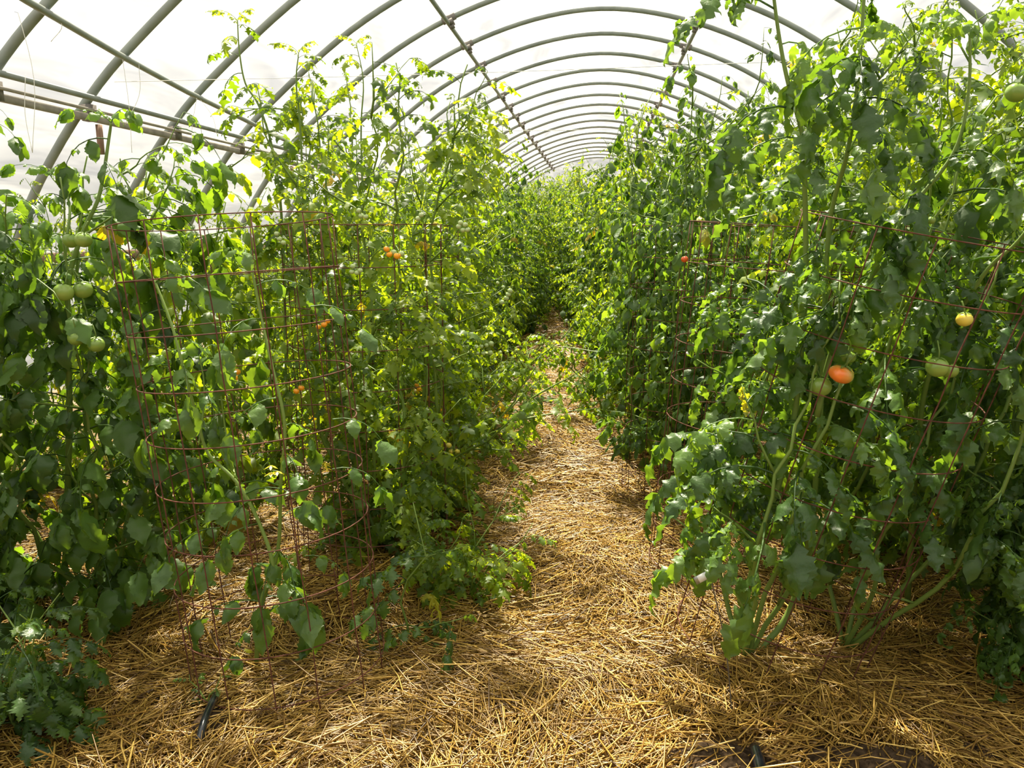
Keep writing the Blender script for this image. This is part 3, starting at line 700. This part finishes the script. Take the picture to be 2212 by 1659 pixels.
GR = {'L': ('tall green tomato plant in the deep row left of the straw path', 'plants in the deep row left of the path'),
      'R': ('tall green tomato plant in the deep row right of the straw path', 'plants in the deep row right of the path'),
      'LL': ('tomato plant of the outer left row, shoots showing against the film wall', 'plants of the outer left rows'),
      'RR': ('tomato plant of the outer right rows behind the caged one, top against the film', 'plants of the outer right rows')}
# (x at y=5, slope of x with y, first y, last y, spacing, scale, key)
rows = [(-1.22, -0.012, 5.25, 28.5, .88, .97, 'L'), (0.55, -0.062, 5.45, 28.5, .88, 1.04, 'R'),
        (-2.15, -0.01, 4.65, 16, .95, .79, 'LL'), (-3.15, 0, 3.3, 14, 1.0, .66, 'LL'),
        (1.65, 0, 4.6, 16, .9, 1.06, 'RR'), (2.65, 0, 4.35, 14, .95, 1.04, 'RR'), (3.5, 0, 3.6, 9, 1.1, .72, 'RR')]
BEND = {'L': .035, 'R': -.05}
for x5, sl_, ya, yb, sp, sc, key in rows:
    y = ya
    if key == 'L': own = ['dense tomato plant fourth in the row left of the path, beside the sprawling vine']
    elif key == 'R': own = ['dense tomato plant next behind the third caged plant right of the path']
    elif ya == 4.65: own = ['tomato plant third from the viewer in the row nearer the left wall']
    elif ya == 4.6: own = ['tall plant second behind the leaning right cage, between two right rows']
    else: own = []
    while y < yb:
        k = rs.randint(0, len(protos)); 
        row_plant(k, x5 + sl_ * (y - 5) + BEND.get(key, 0) * max(0, y - 8) + rs.uniform(-.07, .07), y + rs.uniform(-.1, .1), sc * rs.uniform(.92, 1.08), *((own.pop(0), None) if own else GR[key])); y += sp

# ------------------------------------------------------------ straw, soil and small things
def straw(seed, n, x0, x1, ya, yb, lmin, lmax, w, zmax, name, label):
    r2 = np.random.RandomState(seed)
    x = r2.uniform(x0, x1, n); y = r2.uniform(ya, yb, n)
    for (sx, sy, rx_, ry_) in SOIL:                    # bare soil patches keep only a few straws
        ins = ((x - sx) / rx_) ** 2 + ((y - sy) / ry_) ** 2 < 1; k = ~ins | (r2.rand(len(x)) < .18); x, y = x[k], y[k]
    for (sx, sy, rx_, ry_) in BARE:
        k = ((x - sx) / (rx_ + .03)) ** 2 + ((y - sy) / (ry_ + .02)) ** 2 > 1; x, y = x[k], y[k]
    n = len(x); l = r2.uniform(lmin, lmax, n) * r2.choice([.5, 1, 1, 1.4], n)
    swirl = 1.5 * np.sin(1.3 * x + 2.1 * y) + 1.2 * np.sin(2.7 * y - 1.9 * x)
    a = np.where(r2.rand(n) < .55, swirl + r2.normal(0, .45, n), r2.uniform(0, 2 * PI, n)); p = r2.normal(0, .13, n); lift = r2.rand(n) < .03; p = np.where(lift, r2.uniform(-.7, .7, n), p)
    d = np.stack([np.cos(a) * np.cos(p), np.sin(a) * np.cos(p), np.sin(p)], -1)
    z = ground_z(x, y) + r2.rand(n) ** 1.2 * zmax + np.abs(d[:, 2]) * l * .5 * .8
    c = np.stack([x, y, z], -1); sd = np.stack([-np.sin(a), np.cos(a), np.zeros(n)], -1); up = np.cross(d, sd)
    ww = w * r2.uniform(.5, 1.3, n)
    bend = r2.normal(0, .06, n) * l
    V = []
    for s, b in ((-.5, 0), (0, 1), (.5, 0)):
        cc = c + d * (l * s)[:, None] + sd * (bend * b)[:, None] 
        for (e, f) in ((-.5, 0), (.5, 0), (0, .55)): V.append(cc + sd * (ww * e)[:, None] - up * (ww * -f)[:, None])
    V = np.stack(V, 1)
    q = []
    for s in (0, 3):
        for j in range(3): q.append((s + j, s + (j + 1) % 3, s + 3 + (j + 1) % 3, s + 3 + j))
    Q = (np.array(q)[None] + (np.arange(n) * 9)[:, None, None]).reshape(-1, 4)
    o = mesh_obj(name, V.reshape(-1, 3), Q, M_STRAW, None, np.repeat(np.clip(r2.normal(.5, .27, n), 0, 1), 9), False)
    return tag(o, label, 'straw', kind='stuff')
SOIL = [(0.80, 2.08, .20, .13), (0.38, 2.09, .15, .10), (-1.17, 2.13, .07, .09), (1.15, 2.25, .07, .05)]
BARE = [(0.48, 2.02, .030, .12), (-1.175, 2.14, .04, .07)]
straw(71, 82000, -2.3, 2.1, 1.5, 4.2, .05, .16, .0042, .035, 'straw_mulch', 'golden loose straw covering the ground of the foreground and between the cages')
straw(72, 42000, -2.6, 2.6, 4.2, 9.0, .07, .18, .0062, .035, 'straw_mulch', 'straw on the path from the middle of the tunnel backwards')
straw(75, 15000, -3.9, -2.3, 2.2, 5.2, .07, .17, .0055, .035, 'straw_mulch', 'straw under the plants along the left film wall')
straw(76, 12000, 2.1, 3.6, 2.4, 5.0, .07, .17, .0055, .035, 'straw_mulch', 'straw under the plants along the right film wall')
straw(73, 12000, -1.2, 0.9, 9.0, 20.0, .10, .22, .011, .04, 'straw_mulch', 'straw on the farthest part of the path')
straw(74, 900, -2.1, 1.9, 1.6, 3.2, .14, .26, .0065, .05, 'straw_mulch', 'long pale straw blades lying on top of the foreground mulch')
for k, (sx, sy, rx_, ry_) in enumerate(SOIL):
    n, nr_ = 30, 10; V = [(0, 0, .012)]
    for r_i in range(1, nr_ + 1):
        q_ = r_i / nr_
        for j in range(n):
            a = 2 * PI * (j + rs.uniform(-.3, .3)) / n; e_ = 1 + .12 * math.sin(3 * a + k)
            V.append((rx_ * q_ * math.cos(a) * e_, ry_ * q_ * math.sin(a) * e_, (.008 + rs.uniform(0, .014)) * (1 - q_ ** 3) - .012 * q_ ** 3))
    T = [(0, 1 + j, 1 + (j + 1) % n) for j in range(n)]
    Q = [(1 + (i_ - 1) * n + j, 1 + i_ * n + j, 1 + i_ * n + (j + 1) % n, 1 + (i_ - 1) * n + (j + 1) % n) for i_ in range(1, nr_) for j in range(n)]
    o = mesh_obj('soil_patch', V, Q, M_SOIL, None, None, False, T); o.location = (sx, sy, gz(sx, sy) + .004)
    tag(o, ['bare dark soil showing through the straw at the lower right', 'bare soil around the end of the black pipe at the bottom edge', 'small dark hole in the straw beside the pipe near the left cage', 'small black gap in the straw near the lower right corner'][k], 'soil')
def hose(pts, r, label):
    p = smooth_path(pts, 6); m = MB(); m.tube(p - p[0], r, 16); o = m.build('water_pipe', M_HOSE); o.location = tuple(p[0]); tag(o, label, 'pipe')
hose([(0.472, 1.85, .046), (0.477, 2.0, .047), (0.482, 2.11, .044)], .0175, 'shiny black water pipe poking out of the straw at the bottom edge')
hose([G(430, 1600, .03), G(444, 1550, .052), G(466, 1502, .035)], .012, 'piece of shiny black water pipe showing beside the left foreground cage')

tb = G(1585, 1562); tt = P(1533, 1238, tb[1] + 0.02)
st = empty('plant_marker', tb, 'white plant tag on a thin leaning wire stake in front of the right cage', 'plant marker')
m = MB(); pp = smooth_path([np.array([0, 0, -.03]), (tt - tb) * .5 + [.012, 0, 0], tt - tb], 6); m.tube(pp, .0022, 6); m.build('wire_stake', M_STAKE, st)
ex = _r * math.cos(.48) + _u * math.sin(.48); ey = -_r * math.sin(.48) + _u * math.cos(.48); ez = np.cross(ex, ey); Rm = np.stack([ex, ey, ez], 1)
c = P(1520, 1246, tb[1] + .01) - tb
m = MB(); m.box(c, (.058, .024, .0015), Rm); m.build('tag_plate', M_TAGM, st, False)
m = MB(); m.box(c + ez * .0014, (.036, .022, .001), Rm); m.build('paper_label', M_TAGW, st, False)

def fallen(loc, az, l, label, mt):
    r2 = np.random.RandomState(int(abs(loc[0]) * 1000)); v, q = leaflet(r2, 'hi', width=.25, curl=.9, fold=.6, teeth=.1)
    o = mesh_obj('fallen_leaf', v * l, q, mt, None, np.full(len(v), .98)); o.location = tuple(loc); o.rotation_euler = (0.1, 0.2, az); tag(o, label, 'leaf')
fallen(G(530, 1440) + [0, 0, .06], -.5, .05, 'yellow fallen leaf at the foot of the young caged plant', M_LEAF)
